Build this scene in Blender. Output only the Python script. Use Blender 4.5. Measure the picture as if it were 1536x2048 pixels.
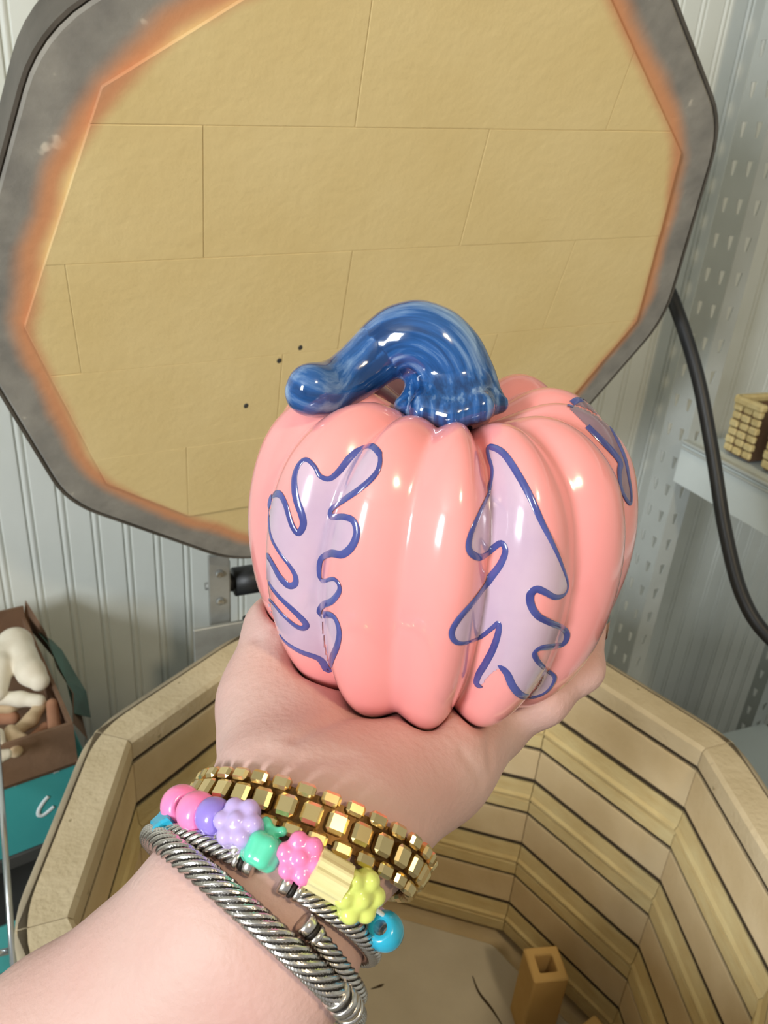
import bpy, math, random
import numpy as np
from mathutils import Vector, Matrix
from mathutils.bvhtree import BVHTree
random.seed(3)
rng = np.random.default_rng(5)
scene = bpy.context.scene
for o in list(bpy.data.objects): bpy.data.objects.remove(o)
COL = scene.collection

# ------------------------------------------------------------------ camera
F = 1547.0
HC = 1.373                                   # camera height; kiln rim is 0.573 m lower
CAM = np.array([0, 0, HC])
_d = np.array([505 - 768, 4250 - 1024, F]); _d /= np.linalg.norm(_d)
_up = -_d
_Y = np.array([0, 0, 1.]) - _up[2] * _up; _Y /= np.linalg.norm(_Y)
_X = np.cross(_Y, _up)
M = np.array([_X, _Y, _up])                  # camera coords (x right, y down, z forward) -> world
cd = bpy.data.cameras.new('camera'); cam = bpy.data.objects.new('camera', cd); COL.objects.link(cam)
mw = Matrix.Identity(4)
for i in range(3):
    mw[i][0] = M[i, 0]; mw[i][1] = -M[i, 1]; mw[i][2] = -M[i, 2]; mw[i][3] = CAM[i]
cam.matrix_world = mw
cd.sensor_fit = 'VERTICAL'; cd.sensor_height = 24; cd.lens = 24 * F / 2048; cd.clip_start = 0.01
cd.dof.use_dof = True; cd.dof.focus_distance = 0.25; cd.dof.aperture_fstop = 20
scene.camera = cam
# room axes: the back wall is square to D, E runs along it to the right
AZ = math.radians(23.4)
DV = np.array([-math.sin(AZ), math.cos(AZ), 0]); EV = np.array([math.cos(AZ), math.sin(AZ), 0])
ZV = np.array([0, 0, 1.])
def W(e, d, z): return EV * e + DV * d + ZV * z

# ------------------------------------------------------------------ light
vs = scene.view_settings
scene.display_settings.display_device = 'sRGB'
vs.view_transform = 'Standard'; vs.look = 'None'; vs.gamma = 1; vs.use_curve_mapping = False
vs.exposure = -0.08
world = bpy.data.worlds.new('world'); scene.world = world; world.use_nodes = True
bg = world.node_tree.nodes['Background']
bg.inputs[0].default_value = (0.97, 0.97, 0.96, 1); bg.inputs[1].default_value = 0.37
def area(name, loc, target, sx, sy, power, color):
    l = bpy.data.lights.new(name, 'AREA'); l.shape = 'RECTANGLE'; l.size = sx; l.size_y = sy; l.energy = power; l.color = color
    o = bpy.data.objects.new(name, l); COL.objects.link(o)
    o.location = Vector(loc); o.rotation_euler = (Vector(target) - Vector(loc)).to_track_quat('-Z', 'Y').to_euler()
    return o
area('window_daylight', W(-2.05, -1.0, 1.85), W(0.2, 0.5, 1.0), 0.5, 0.85, 82, (0.91, 0.96, 1.0))
area('ceiling_bulb_light', W(0.35, -0.9, 2.40), W(0.3, 0.4, 0.9), 0.16, 0.16, 12, (1.0, 0.80, 0.52))

# ------------------------------------------------------------------ helpers
def ray(px, py): return M @ np.array([(px - 768) / F, (py - 1024) / F, 1.0])
def P(px, py, z): return CAM + ray(px, py) * z                     # point at a given depth
def on_plane(px, py, p0, n):
    r = ray(px, py); t = ((p0 - CAM) @ n) / (r @ n); return CAM + r * t
def mesh(name, v, f, smooth=False):
    m = bpy.data.meshes.new(name)
    m.from_pydata([tuple(map(float, p)) for p in v], [], [tuple(map(int, q)) for q in f]); m.update()
    if smooth: m.polygons.foreach_set('use_smooth', [True] * len(m.polygons))
    return m
def link(name, me, mat=None, parent=None, M4=None):
    o = bpy.data.objects.new(name, me); COL.objects.link(o)
    if me is not None and mat is not None:
        if not me.materials: me.materials.append(mat)
    if parent is not None: o.parent = parent
    if M4 is not None: o.matrix_basis = M4
    return o
def mk(name, v, f, mat, parent=None, smooth=False, M4=None): return link(name, mesh(name, v, f, smooth), mat, parent, M4)
def tag(o, label=None, cat=None, group=None, kind=None):
    if label: o['label'] = label
    if cat: o['category'] = cat
    if group: o['group'] = group
    if kind: o['kind'] = kind
    return o
def empty(name, loc=(0, 0, 0)):
    o = bpy.data.objects.new(name, None); COL.objects.link(o); o.location = Vector(loc); o.empty_display_size = .02; return o
def frame(o, x, y, z):
    m = Matrix.Identity(4)
    for i in range(3): m[i][0], m[i][1], m[i][2], m[i][3] = x[i], y[i], z[i], o[i]
    return m
def nrm(v): v = np.asarray(v, float); return v / np.linalg.norm(v)
def box(c, s, bev=0.0):
    """box centred c, size s, with chamfered edges when bev > 0"""
    c = np.asarray(c, float); s = np.asarray(s, float) / 2
    if bev <= 0:
        v = [c + s * np.array([i, j, k]) for i in (-1, 1) for j in (-1, 1) for k in (-1, 1)]
        f = [(0, 1, 3, 2), (4, 6, 7, 5), (0, 4, 5, 1), (2, 3, 7, 6), (0, 2, 6, 4), (1, 5, 7, 3)]
        return v, f
    v = []; idx = {}
    for i in (-1, 1):
        for j in (-1, 1):
            for k in (-1, 1):
                for a in range(3):
                    q = s * np.array([i, j, k]) - bev * np.array([i, j, k]); q[a] = s[a] * (i, j, k)[a]
                    idx[(i, j, k, a)] = len(v); v.append(c + q)
    f = []
    for a in range(3):
        b, g = (a + 1) % 3, (a + 2) % 3
        for sg in (-1, 1):
            def key(sb, sc):
                t = [0, 0, 0]; t[a] = sg; t[b] = sb; t[g] = sc; return tuple(t)
            q = [idx[key(*t) + (a,)] for t in ((-1, -1), (1, -1), (1, 1), (-1, 1))]
            f.append(q if sg > 0 else q[::-1])
        for sb in (-1, 1):
            for sc in (-1, 1):
                def k2(sa):
                    t = [0, 0, 0]; t[a] = sa; t[b] = sb; t[g] = sc; return tuple(t)
                q = [idx[k2(-1) + (b,)], idx[k2(1) + (b,)], idx[k2(1) + (g,)], idx[k2(-1) + (g,)]]
                f.append(q if sb * sc < 0 else q[::-1])
    for i in (-1, 1):
        for j in (-1, 1):
            for k in (-1, 1):
                q = [idx[(i, j, k, a)] for a in range(3)]; f.append(q if i * j * k > 0 else q[::-1])
    return v, f
def join(*parts):
    v = []; f = []
    for pv, pf in parts:
        n = len(v); v += list(pv); f += [tuple(i + n for i in q) for q in pf]
    return v, f
def xf(part, fn): return [fn(np.asarray(p)) for p in part[0]], part[1]
def room(part): return xf(part, lambda p: W(*p))
def tube(pts, r, n=12, closed=False, caps=True):
    pts = np.asarray(pts, float); N = len(pts); r = np.broadcast_to(r, (N,))
    if closed: T = np.roll(pts, -1, 0) - np.roll(pts, 1, 0)
    else: T = np.gradient(pts, axis=0)
    T /= np.linalg.norm(T, axis=1)[:, None]
    u = np.cross(T[0], [0.13, 0.31, 0.94]); u /= np.linalg.norm(u); v = []; f = []
    for i in range(N):
        u = u - (u @ T[i]) * T[i]; u /= np.linalg.norm(u); w = np.cross(T[i], u)
        for k in range(n):
            a = 2 * math.pi * k / n; v.append(pts[i] + r[i] * (math.cos(a) * u + math.sin(a) * w))
    for i in range(N if closed else N - 1):
        j = (i + 1) % N
        for k in range(n):
            l = (k + 1) % n; f.append((i * n + k, i * n + l, j * n + l, j * n + k))
    if caps and not closed:
        f.append(tuple(range(n))[::-1]); f.append(tuple((N - 1) * n + k for k in range(n)))
    return v, f
def spline(pts, n):
    pts = np.asarray(pts, float); q = np.vstack([2 * pts[0] - pts[1], pts, 2 * pts[-1] - pts[-2]]); out = []
    for i in range(len(pts) - 1):
        p0, p1, p2, p3 = q[i:i + 4]
        for t in np.linspace(0, 1, n, endpoint=False):
            out.append(.5 * (2 * p1 + (p2 - p0) * t + (2 * p0 - 5 * p1 + 4 * p2 - p3) * t * t + (3 * p1 - p0 - 3 * p2 + p3) * t ** 3))
    out.append(pts[-1]); return np.array(out)
def lathe(prof, n=24):
    v = []; f = []; m = len(prof)
    for k in range(n):
        a = 2 * math.pi * k / n
        for r, z in prof: v.append((r * math.cos(a), r * math.sin(a), z))
    for k in range(n):
        l = (k + 1) % n
        for i in range(m - 1): f.append((k * m + i, l * m + i, l * m + i + 1, k * m + i + 1))
    return v, f
def rpoly(n, R, fil, seg, rot):
    """regular n-gon of circumradius R with corners rounded by radius fil"""
    ap = R * math.cos(math.pi / n); cr = (ap - fil) / math.cos(math.pi / n); out = []
    for k in range(n):
        a = rot + 2 * math.pi * k / n
        for s in range(seg + 1):
            b = a + (s / seg - .5) * 2 * math.pi / n
            out.append((cr * math.cos(a) + fil * math.cos(b), cr * math.sin(a) + fil * math.sin(b)))
    return np.array(out)
def loft(rings, close_first=False, close_last=False):
    n = len(rings[0]); v = [p for r in rings for p in r]; f = []
    for i in range(len(rings) - 1):
        for k in range(n):
            l = (k + 1) % n; f.append((i * n + k, i * n + l, (i + 1) * n + l, (i + 1) * n + k))
    if close_first: f.append(tuple(range(n))[::-1])
    if close_last: f.append(tuple((len(rings) - 1) * n + k for k in range(n)))
    return v, f
def ring3(p2, z): return [(x, y, z) for x, y in p2]

# signed-distance modelling ------------------------------------------
def caps_sd(p, a, b, ra, rb):
    a = np.asarray(a, float); b = np.asarray(b, float); ab = b - a
    t = np.clip(((p - a) @ ab) / max(ab @ ab, 1e-12), 0, 1)
    return np.linalg.norm(p - a - t[:, None] * ab, axis=1) - (ra + (rb - ra) * t)
def smin(a, b, k):
    h = np.maximum(k - np.abs(a - b), 0) / k; return np.minimum(a, b) - h * h * k * .25
def smax(a, b, k): return -smin(-a, -b, k)
def union(prims, k):
    def f(p):
        d = None
        for q in prims:
            s = caps_sd(p, *q[:4]); d = s if d is None else smin(d, s, q[4] if len(q) > 4 else k)
        return d
    return f
def nets(f, lo, hi, h, coarse=4, newton=2):
    lo = np.asarray(lo, float); hi = np.asarray(hi, float)
    nb = np.ceil((hi - lo) / (h * coarse)).astype(int) + 1; n = nb * coarse
    g = np.stack(np.meshgrid(*[np.arange(k) for k in nb], indexing='ij'), -1).reshape(-1, 3)
    ctr = lo + (g * coarse + (coarse - 1) / 2) * h
    fc = f(ctr); V = np.repeat(np.repeat(np.repeat(fc.reshape(nb), coarse, 0), coarse, 1), coarse, 2)
    act = g[np.abs(fc) < h * coarse * 1.6]
    off = np.stack(np.meshgrid(*[np.arange(coarse)] * 3, indexing='ij'), -1).reshape(-1, 3)
    fi = (act[:, None] * coarse + off[None]).reshape(-1, 3)
    V[fi[:, 0], fi[:, 1], fi[:, 2]] = f(lo + fi * h)
    s = V < 0; c = np.zeros(n - 1, int); pos = np.zeros(tuple(n - 1) + (3,)); cnt = np.zeros(n - 1)
    def sl(A, o): return A[o[0]:o[0] + n[0] - 1, o[1]:o[1] + n[1] - 1, o[2]:o[2] + n[2] - 1]
    cor = [(i, j, k) for i in (0, 1) for j in (0, 1) for k in (0, 1)]
    for o in cor: c += sl(s, o)
    mixed = (c > 0) & (c < 8)
    for a in cor:
        for ax in range(3):
            if a[ax] == 0:
                b = list(a); b[ax] = 1
                va, vb = sl(V, a), sl(V, b); m = (va < 0) != (vb < 0)
                t = np.where(m, va / np.where(m, va - vb, 1), 0)
                for d in range(3): pos[..., d] += np.where(m, a[d] + (t if d == ax else 0), 0)
                cnt += m
    ids = -np.ones(n - 1, int); ids[mixed] = np.arange(mixed.sum())
    ijk = np.argwhere(mixed); v = lo + (ijk + pos[mixed] / cnt[mixed][:, None]) * h
    faces = []
    for ax in range(3):
        b, g2 = (ax + 1) % 3, (ax + 2) % 3
        A = [slice(1, -1)] * 3; A[ax] = slice(0, -1); B = [slice(1, -1)] * 3; B[ax] = slice(1, None)
        sa, sb = s[tuple(A)], s[tuple(B)]; q = np.argwhere(sa != sb)
        if not len(q): continue
        sgn = sa[tuple(q.T)]; base = q.copy(); base[:, b] += 1; base[:, g2] += 1
        def cell(db, dg):
            t = base.copy(); t[:, b] += db; t[:, g2] += dg; return ids[tuple(t.T)]
        quad = np.stack([cell(-1, -1), cell(0, -1), cell(0, 0), cell(-1, 0)], 1)
        quad[~sgn] = quad[~sgn][:, ::-1]; faces.append(quad)
    fa = np.vstack(faces); fa = fa[(fa >= 0).all(1)]
    for _ in range(newton):
        e = h * .25; fv = f(v)
        gr = np.stack([f(v + e * np.eye(3)[i]) - f(v - e * np.eye(3)[i]) for i in range(3)], 1) / (2 * e)
        st = np.clip(fv / np.maximum((gr * gr).sum(1), .2), -h * .6, h * .6); v = v - gr * st[:, None]
    return v, fa
def fast_mesh(name, v, fa, smooth=True):
    me = bpy.data.meshes.new(name); v = np.asarray(v, np.float32); fa = np.asarray(fa, np.int32)
    me.vertices.add(len(v)); me.vertices.foreach_set('co', v.ravel())
    me.loops.add(fa.size); me.loops.foreach_set('vertex_index', fa.ravel())
    me.polygons.add(len(fa)); me.polygons.foreach_set('loop_start', np.arange(len(fa), dtype=np.int32) * fa.shape[1])
    me.update(calc_edges=True); me.validate()
    if smooth: me.polygons.foreach_set('use_smooth', [True] * len(me.polygons))
    return me
def sdf_blob(prims, h, k):
    pr = np.array([list(q[0]) + list(q[1]) for q in prims]); r = max(max(q[2], q[3]) for q in prims)
    a = pr.reshape(-1, 3); return nets(union(prims, k), a.min(0) - r - 3 * h, a.max(0) + r + 3 * h, h)

# materials ------------------------------------------------------------
def srgb(r, g, b):
    f = lambda c: (c / 255 / 12.92) if c / 255 <= .04045 else ((c / 255 + .055) / 1.055) ** 2.4
    return (f(r), f(g), f(b), 1)
def mat(name, col, rough=.5, metal=0, col2=None, scale=20, amount=1.0, bump=0, bscale=None, coat=0, sss=0, spec=.5, detail=4, speck=None, stretch=None, coord='Object', trans=0):
    m = bpy.data.materials.new(name); m.use_nodes = True; nt = m.node_tree; b = nt.nodes['Principled BSDF']
    b.inputs['Base Color'].default_value = col; b.inputs['Roughness'].default_value = rough; b.inputs['Metallic'].default_value = metal
    b.inputs['Specular IOR Level'].default_value = spec
    if coat: b.inputs['Coat Weight'].default_value = coat; b.inputs['Coat Roughness'].default_value = .04
    if sss: b.inputs['Subsurface Weight'].default_value = sss; b.inputs['Subsurface Radius'].default_value = (.008, .003, .0015); b.inputs['Subsurface Scale'].default_value = 1.0
    if trans: b.inputs['Transmission Weight'].default_value = trans
    tc = nt.nodes.new('ShaderNodeTexCoord'); vec = tc.outputs[coord]
    if stretch:
        mp = nt.nodes.new('ShaderNodeMapping'); mp.inputs['Scale'].default_value = stretch; nt.links.new(vec, mp.inputs[0]); vec = mp.outputs[0]
    out = None
    if col2 is not None:
        no = nt.nodes.new('ShaderNodeTexNoise'); no.inputs['Scale'].default_value = scale; no.inputs['Detail'].default_value = detail
        nt.links.new(vec, no.inputs['Vector'])
        rp = nt.nodes.new('ShaderNodeValToRGB'); rp.color_ramp.elements[0].position = .5 - .2 * amount; rp.color_ramp.elements[1].position = .5 + .2 * amount
        rp.color_ramp.elements[0].color = col; rp.color_ramp.elements[1].color = col2
        nt.links.new(no.outputs[0], rp.inputs[0]); out = rp.outputs[0]
    if speck:
        sc, th, sc_col = speck
        vo = nt.nodes.new('ShaderNodeTexNoise'); vo.inputs['Scale'].default_value = sc; vo.inputs['Detail'].default_value = 2; nt.links.new(vec, vo.inputs['Vector'])
        r2 = nt.nodes.new('ShaderNodeValToRGB'); r2.color_ramp.elements[0].position = th; r2.color_ramp.elements[1].position = th + .03
        nt.links.new(vo.outputs[0], r2.inputs[0])
        mx = nt.nodes.new('ShaderNodeMix'); mx.data_type = 'RGBA'; nt.links.new(r2.outputs[0], mx.inputs[0])
        if out: nt.links.new(out, mx.inputs[6])
        else: mx.inputs[6].default_value = col
        mx.inputs[7].default_value = sc_col; out = mx.outputs[2]
    if out: nt.links.new(out, b.inputs['Base Color'])
    if bump:
        nb = nt.nodes.new('ShaderNodeTexNoise'); nb.inputs['Scale'].default_value = bscale or scale * 4; nb.inputs['Detail'].default_value = 5; nt.links.new(vec, nb.inputs['Vector'])
        bp = nt.nodes.new('ShaderNodeBump'); bp.inputs['Strength'].default_value = bump; bp.inputs['Distance'].default_value = .002
        nt.links.new(nb.outputs[0], bp.inputs['Height']); nt.links.new(bp.outputs[0], b.inputs['Normal'])
    return m
MT = dict(
    white_board=mat('white_painted_board', srgb(225, 228, 222), .45, col2=srgb(213, 216, 208), scale=6, bump=.05, bscale=90),
    wall=mat('wall_paint', srgb(205, 205, 198), .8),
    floor=mat('concrete', srgb(120, 116, 108), .85, col2=srgb(140, 135, 126), scale=5, bump=.2),
    brick_rim=mat('dusty_rim_brick', srgb(222, 204, 170), .95, col2=srgb(203, 184, 148), scale=16, bump=.55, bscale=150, speck=(55, .70, srgb(160, 142, 108))),
    brick=mat('cream_firebrick', srgb(226, 205, 166), .95, col2=srgb(213, 190, 148), scale=18, bump=.35, bscale=130),
    brick_y=mat('yellowed_firebrick', srgb(224, 206, 154), .95, col2=srgb(212, 188, 134), scale=26, bump=.5, bscale=130, stretch=(1, 1, 3)),
    jacket=mat('dusty_steel_jacket', srgb(190, 174, 145), .7, .15, col2=srgb(160, 148, 126), scale=22, bump=.2),
    element_and_gap=mat('oxidised_element_and_gap_shade', srgb(70, 58, 44), .8, .3),  # heating wire colour, also used as painted shade in gaps and grooves
    shelf_clay=mat('washed_kiln_shelf', srgb(204, 198, 184), .9, col2=srgb(190, 183, 168), scale=11, bump=.25, bscale=60, speck=(30, .74, srgb(150, 138, 120))),
    post_clay=mat('buff_kiln_post', srgb(206, 172, 112), .85, col2=srgb(196, 160, 100), scale=20, bump=.15),
    steel=mat('grey_steel', srgb(176, 178, 174), .45, .5, col2=srgb(146, 146, 141), scale=30, bump=.1),
    black=mat('black_rubber', srgb(26, 27, 29), .45, col2=srgb(34, 35, 37), scale=40),
    rack=mat('grey_enamel_rack', srgb(190, 195, 192), .4, col2=srgb(178, 183, 179), scale=12, bump=.04),
    rack_white=mat('white_shelf_board', srgb(218, 226, 224), .5, col2=srgb(208, 216, 214), scale=7),
    dark=mat('dark_grey_plastic', srgb(52, 52, 50), .6, col2=srgb(66, 65, 62), scale=14),
    cream=mat('cream_weave', srgb(225, 208, 155), .7, col2=srgb(205, 182, 125), scale=60, bump=.3),
    brown=mat('brown_cardboard', srgb(128, 98, 74), .9, col2=srgb(104, 78, 58), scale=20, bump=.3, bscale=120),
    teal=mat('teal_card', srgb(52, 150, 152), .5, col2=srgb(74, 168, 166), scale=9, amount=1.4),
    green=mat('dark_green_film', srgb(58, 96, 82), .5, col2=srgb(40, 72, 60), scale=30),
    bone=mat('white_bisque', srgb(232, 226, 210), .7, col2=srgb(214, 204, 184), scale=30, bump=.1),
    bone_buff=mat('buff_bisque', srgb(200, 178, 146), .85, col2=srgb(180, 154, 120), scale=40, bump=.2),
    bone_red=mat('terracotta_bisque', srgb(176, 128, 98), .85, col2=srgb(150, 104, 78), scale=40, bump=.2),
    chrome=mat('chrome_wire', srgb(200, 204, 206), .2, .9),
    ink=mat('white_marker', srgb(228, 234, 234), .6),
    pink=mat('pink_glaze', srgb(240, 152, 150), .16, col2=srgb(245, 160, 156), scale=20, coat=.7, sss=0, spec=.5),
    lav=mat('lavender_wash', srgb(205, 178, 194), .16, col2=srgb(190, 164, 186), scale=45, coat=.7),
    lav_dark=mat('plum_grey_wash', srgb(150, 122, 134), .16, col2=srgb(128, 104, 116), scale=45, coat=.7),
    line=mat('cobalt_line', srgb(58, 62, 128), .16, col2=srgb(84, 92, 158), scale=90, amount=1.3, coat=.7),
    skin=mat('skin', srgb(205, 176, 166), .55, col2=srgb(199, 155, 146), scale=26, amount=1.7, bump=.2, bscale=380, sss=.06, detail=3, spec=.35),
    nail=mat('nail', srgb(232, 190, 182), .25),
    gold=mat('polished_gold', srgb(232, 208, 152), .27, 1.0),
    gold_dark=mat('gold_gap', srgb(96, 68, 34), .4, .8),
    silver=mat('antique_silver', srgb(222, 216, 210), .25, 1.0),
    silver_dark=mat('oxidised_silver', srgb(44, 40, 36), .5, .6),
)
def plastic(n, c, **k): return mat(n, c, .22, coat=.5, sss=.0, col2=tuple(min(1, x * 1.12) for x in c[:3]) + (1,), scale=60, **k)
PL = dict(pink=plastic('bubblegum_plastic', srgb(248, 132, 186)), purple=plastic('violet_plastic', srgb(146, 126, 214)),
          lilac=plastic('lilac_plastic', srgb(188, 168, 224)), mint=plastic('mint_plastic', srgb(92, 208, 172)),
          cream=mat('cream_plastic', srgb(232, 222, 168), .4, col2=srgb(220, 208, 150), scale=80),
          lime=plastic('lime_plastic', srgb(206, 216, 112)), blue=plastic('sky_blue_plastic', srgb(40, 158, 190)))

# ------------------------------------------------------------------ the room
# beadboard: every plank an object of its own, all sharing one mesh
WD = 1.07; PW = 0.0421
prof = [(0, -.0046), (.0010, -.0046), (.0018, -.0060), (.0034, -.0070), (.0052, -.0074), (.0070, -.0070), (.0086, -.0060), (.0094, -.0046), (.0104, -.0046), (.0112, -.0064), (.0122, -.0070), (PW - .002, -.0070), (PW - .0009, -.0064), (PW - .0003, -.0046)]
pv = [(x, y, z) for z in (0, 2.5) for x, y in prof] ; n_ = len(prof)
pf = [(i, i + 1, n_ + i + 1, n_ + i) for i in range(n_ - 1)]
plank_me = mesh('plank', pv, pf); plank_me.materials.append(MT['white_board'])
wall_back = mk('wall_back', *room(box((0.1, WD + .03, 1.25), (4.4, .06, 2.5))), MT['white_board']); tag(wall_back, 'white beadboard wall behind the kiln', None, kind='structure')
for i in range(-45, 49):
    link('plank', plank_me, None, wall_back, frame(W(i * PW + .0065, WD - .0003, 0), EV, DV, ZV))
tag(mk('floor', *room(box((0.1, -.8, -.02), (4.4, 4.0, .04))), MT['floor']), 'grey concrete floor', kind='structure')
tag(mk('baseboard_back', *room(box((0.1, WD - .016, .035), (4.4, .022, .07), .003)), MT['white_board']), 'white baseboard along the beadboard wall', kind='structure')
tag(mk('gap_shade_1', *room(box((0.1, WD - .018, .079), (4.4, .026, .018), .004)), MT['dark']), 'dark grey strip painted as the shadow gap on top of the baseboard', kind='structure')  # dark strip standing in for the shadow gap above the baseboard
# left wall with the window that lights the place
WC = -1.0                                                               # window centre along D
wl = [((-2.03, (WC + .31 + WD) / 2, 1.25), (.06, WD - WC - .31, 2.5)), ((-2.03, (WC - .31 - 2.6) / 2, 1.25), (.06, WC - .31 + 2.6, 2.5)), ((-2.03, WC, .62), (.06, .62, 1.24)), ((-2.03, WC, 2.43), (.06, .62, .14))]
tag(mk('wall_left', *room(join(*[box(c, s) for c, s in wl])), MT['wall']), 'plain painted wall with the window', kind='structure')
tag(mk('wall_right', *room(box((1.95, -.8, 1.25), (.06, 3.9, 2.5))), MT['wall']), 'plain painted wall right of the storage rack', kind='structure')  # unseen wall, added to cut the ambient light from the right
tag(mk('ceiling', *room(box((0, -.75, 2.53), (4.2, 4.0, .06))), MT['wall']), 'plain white ceiling', kind='structure')  # unseen ceiling, added to cut the ambient light from overhead
wo = (-2.03, WC, 1.24); win = empty('window_1', W(*wo)); tag(win, 'white framed window in the left wall', kind='structure')
def lc(part, o): return xf(part, lambda p: W(*p) - W(*o))
for c, s in [((-2.03, WC - .29, 1.80), (.07, .04, 1.12)), ((-2.03, WC + .29, 1.80), (.07, .04, 1.12)), ((-2.03, WC, 1.26), (.07, .54, .04)), ((-2.03, WC, 2.34), (.07, .54, .04))]:
    mk('window_frame', *lc(box(c, s), wo), MT['rack_white'], win)
for c, s in [((-2.03, WC, 1.80), (.03, .025, 1.04)), ((-2.03, WC, 1.80), (.03, .54, .025))]:
    mk('glazing_bar', *lc(box(c, s), wo), MT['rack_white'], win)

# ------------------------------------------------------------------ kiln
RIM = 0.80
KC = np.array([0.0742, 0.5367, 0])
ROT = math.radians(23.4)
kiln = empty('kiln', KC); tag(kiln, 'round ten-sided firebrick pottery kiln with its lid raised', 'kiln')
AP = .306
def sector(z0, z1, profile, ap_out, gap=.0006):
    """one brick: inner profile [(apothem, z)] down the face, mitred at the 18 degree corners; local side faces +x"""
    t = math.tan(math.pi / 10); pts = list(profile) + [(ap_out, z1), (ap_out, z0)]
    v = [(a, s * (a * t - gap), z) for s in (-1, 1) for a, z in pts]; n = len(pts)
    f = [(i, (i + 1) % n, n + (i + 1) % n, n + i) for i in range(n)] + [tuple(range(n))[::-1], tuple(range(n, 2 * n))]
    return v, f
def side_M(k, z=0): return Matrix.Translation((0, 0, z)) @ Matrix.Rotation(ROT + math.pi / 10 + k * math.pi / 5, 4, 'Z')
grooves = [.028, .091, .153, .211, .270, .332, .396, .458]
GH = .0085
me_rim = mesh('rim_brick', *sector(0, -.025, [(AP + .004, 0), (AP, -.004), (AP, -.025)], .3455)); me_rim.materials.append(MT['brick_rim'])
for k in range(10): link('rim_brick', me_rim, None, kiln, side_M(k, RIM))
edges = grooves + [.522]
for b in range(8):
    zt = edges[b] + GH / 2 if b else edges[b] + GH / 2; zb = edges[b + 1] - GH / 2; hgt = zb - zt
    if b % 2 == 1:
        pr = [(AP + .001, 0), (AP - .0005, -hgt * .40), (AP - .0035, -hgt * .47), (AP - .0035, -hgt * .52), (AP + .0035, -hgt * .56), (AP + .003, -hgt * .62), (AP - .0015, -hgt * .66), (AP - .0015, -hgt)]
        m_ = MT['brick_y']
    else:
        pr = [(AP + .0006, 0), (AP, -.002), (AP, -hgt + .002), (AP + .0006, -hgt)]; m_ = MT['brick']
    me = mesh('wall_brick', *sector(0, -hgt, pr, .3455)); me.materials.append(m_)
    for k in range(10): link('wall_brick', me, None, kiln, side_M(k, RIM - zt))
dec = lambda ap, z, fil=.004: ring3(rpoly(10, ap / math.cos(math.pi / 10), fil, 2, ROT), z)
mk('insulation_backing', *loft([dec(AP + .016, RIM - .03), dec(AP + .016, RIM - .53)]), MT['element_and_gap'], kiln)  # brick backing coloured dark to paint the shade inside the narrow grooves
for g in grooves:
    mk('heating_element', *tube(dec(AP + .0038, RIM - g + .0005, .01), .0034, 8, closed=True), MT['element_and_gap'], kiln, True)
mk('kiln_bottom', *loft([dec(.345, RIM - .60), dec(.345, RIM - .545), dec(.01, RIM - .545)], True), MT['brick'], kiln)
jr = lambda R, z: ring3(rpoly(10, R, .12, 6, ROT), z)
mk('steel_jacket', *loft([jr(.3595, RIM - .05), jr(.3595, RIM - .002), jr(.3610, RIM), jr(.3680, RIM), jr(.3705, RIM - .003), jr(.3705, RIM - .60), jr(.3595, RIM - .60), jr(.3595, RIM - .05)]), MT['jacket'], kiln, True)
# dark strip painted as the shade in the gap between bricks and jacket
mk('edge_gap_shade', *loft([jr(.362, RIM - .006), jr(.340, RIM - .006)]), MT['element_and_gap'], kiln)
for k in range(4):
    a = ROT + math.pi / 4 + k * math.pi / 2; c = np.array([.28 * math.cos(a), .28 * math.sin(a), .1])
    mk('stand_leg', *box(c, (.03, .03, .2), .002), MT['black'], kiln)

# lid, raised on its hinge and leaning a little towards the kiln
PSI = math.radians(116.76); TAU = math.radians(-22.47); LR = .350
dh = np.array([math.cos(PSI), math.sin(PSI), 0]); LT = np.array([-math.sin(PSI), math.cos(PSI), 0])   # LT points left
LS = dh * math.sin(TAU) + ZV * math.cos(TAU)
LN = -(dh * math.cos(TAU) - ZV * math.sin(TAU))      # out of the lid's inner face
hp = KC + dh * .3537 + ZV * (RIM + .0962); LC = hp + LS * LR - LT * .011
LX = -LT                                             # right-handed: LX x LS = LN
lidM = frame(LC, LX, LS, LN)
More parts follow.
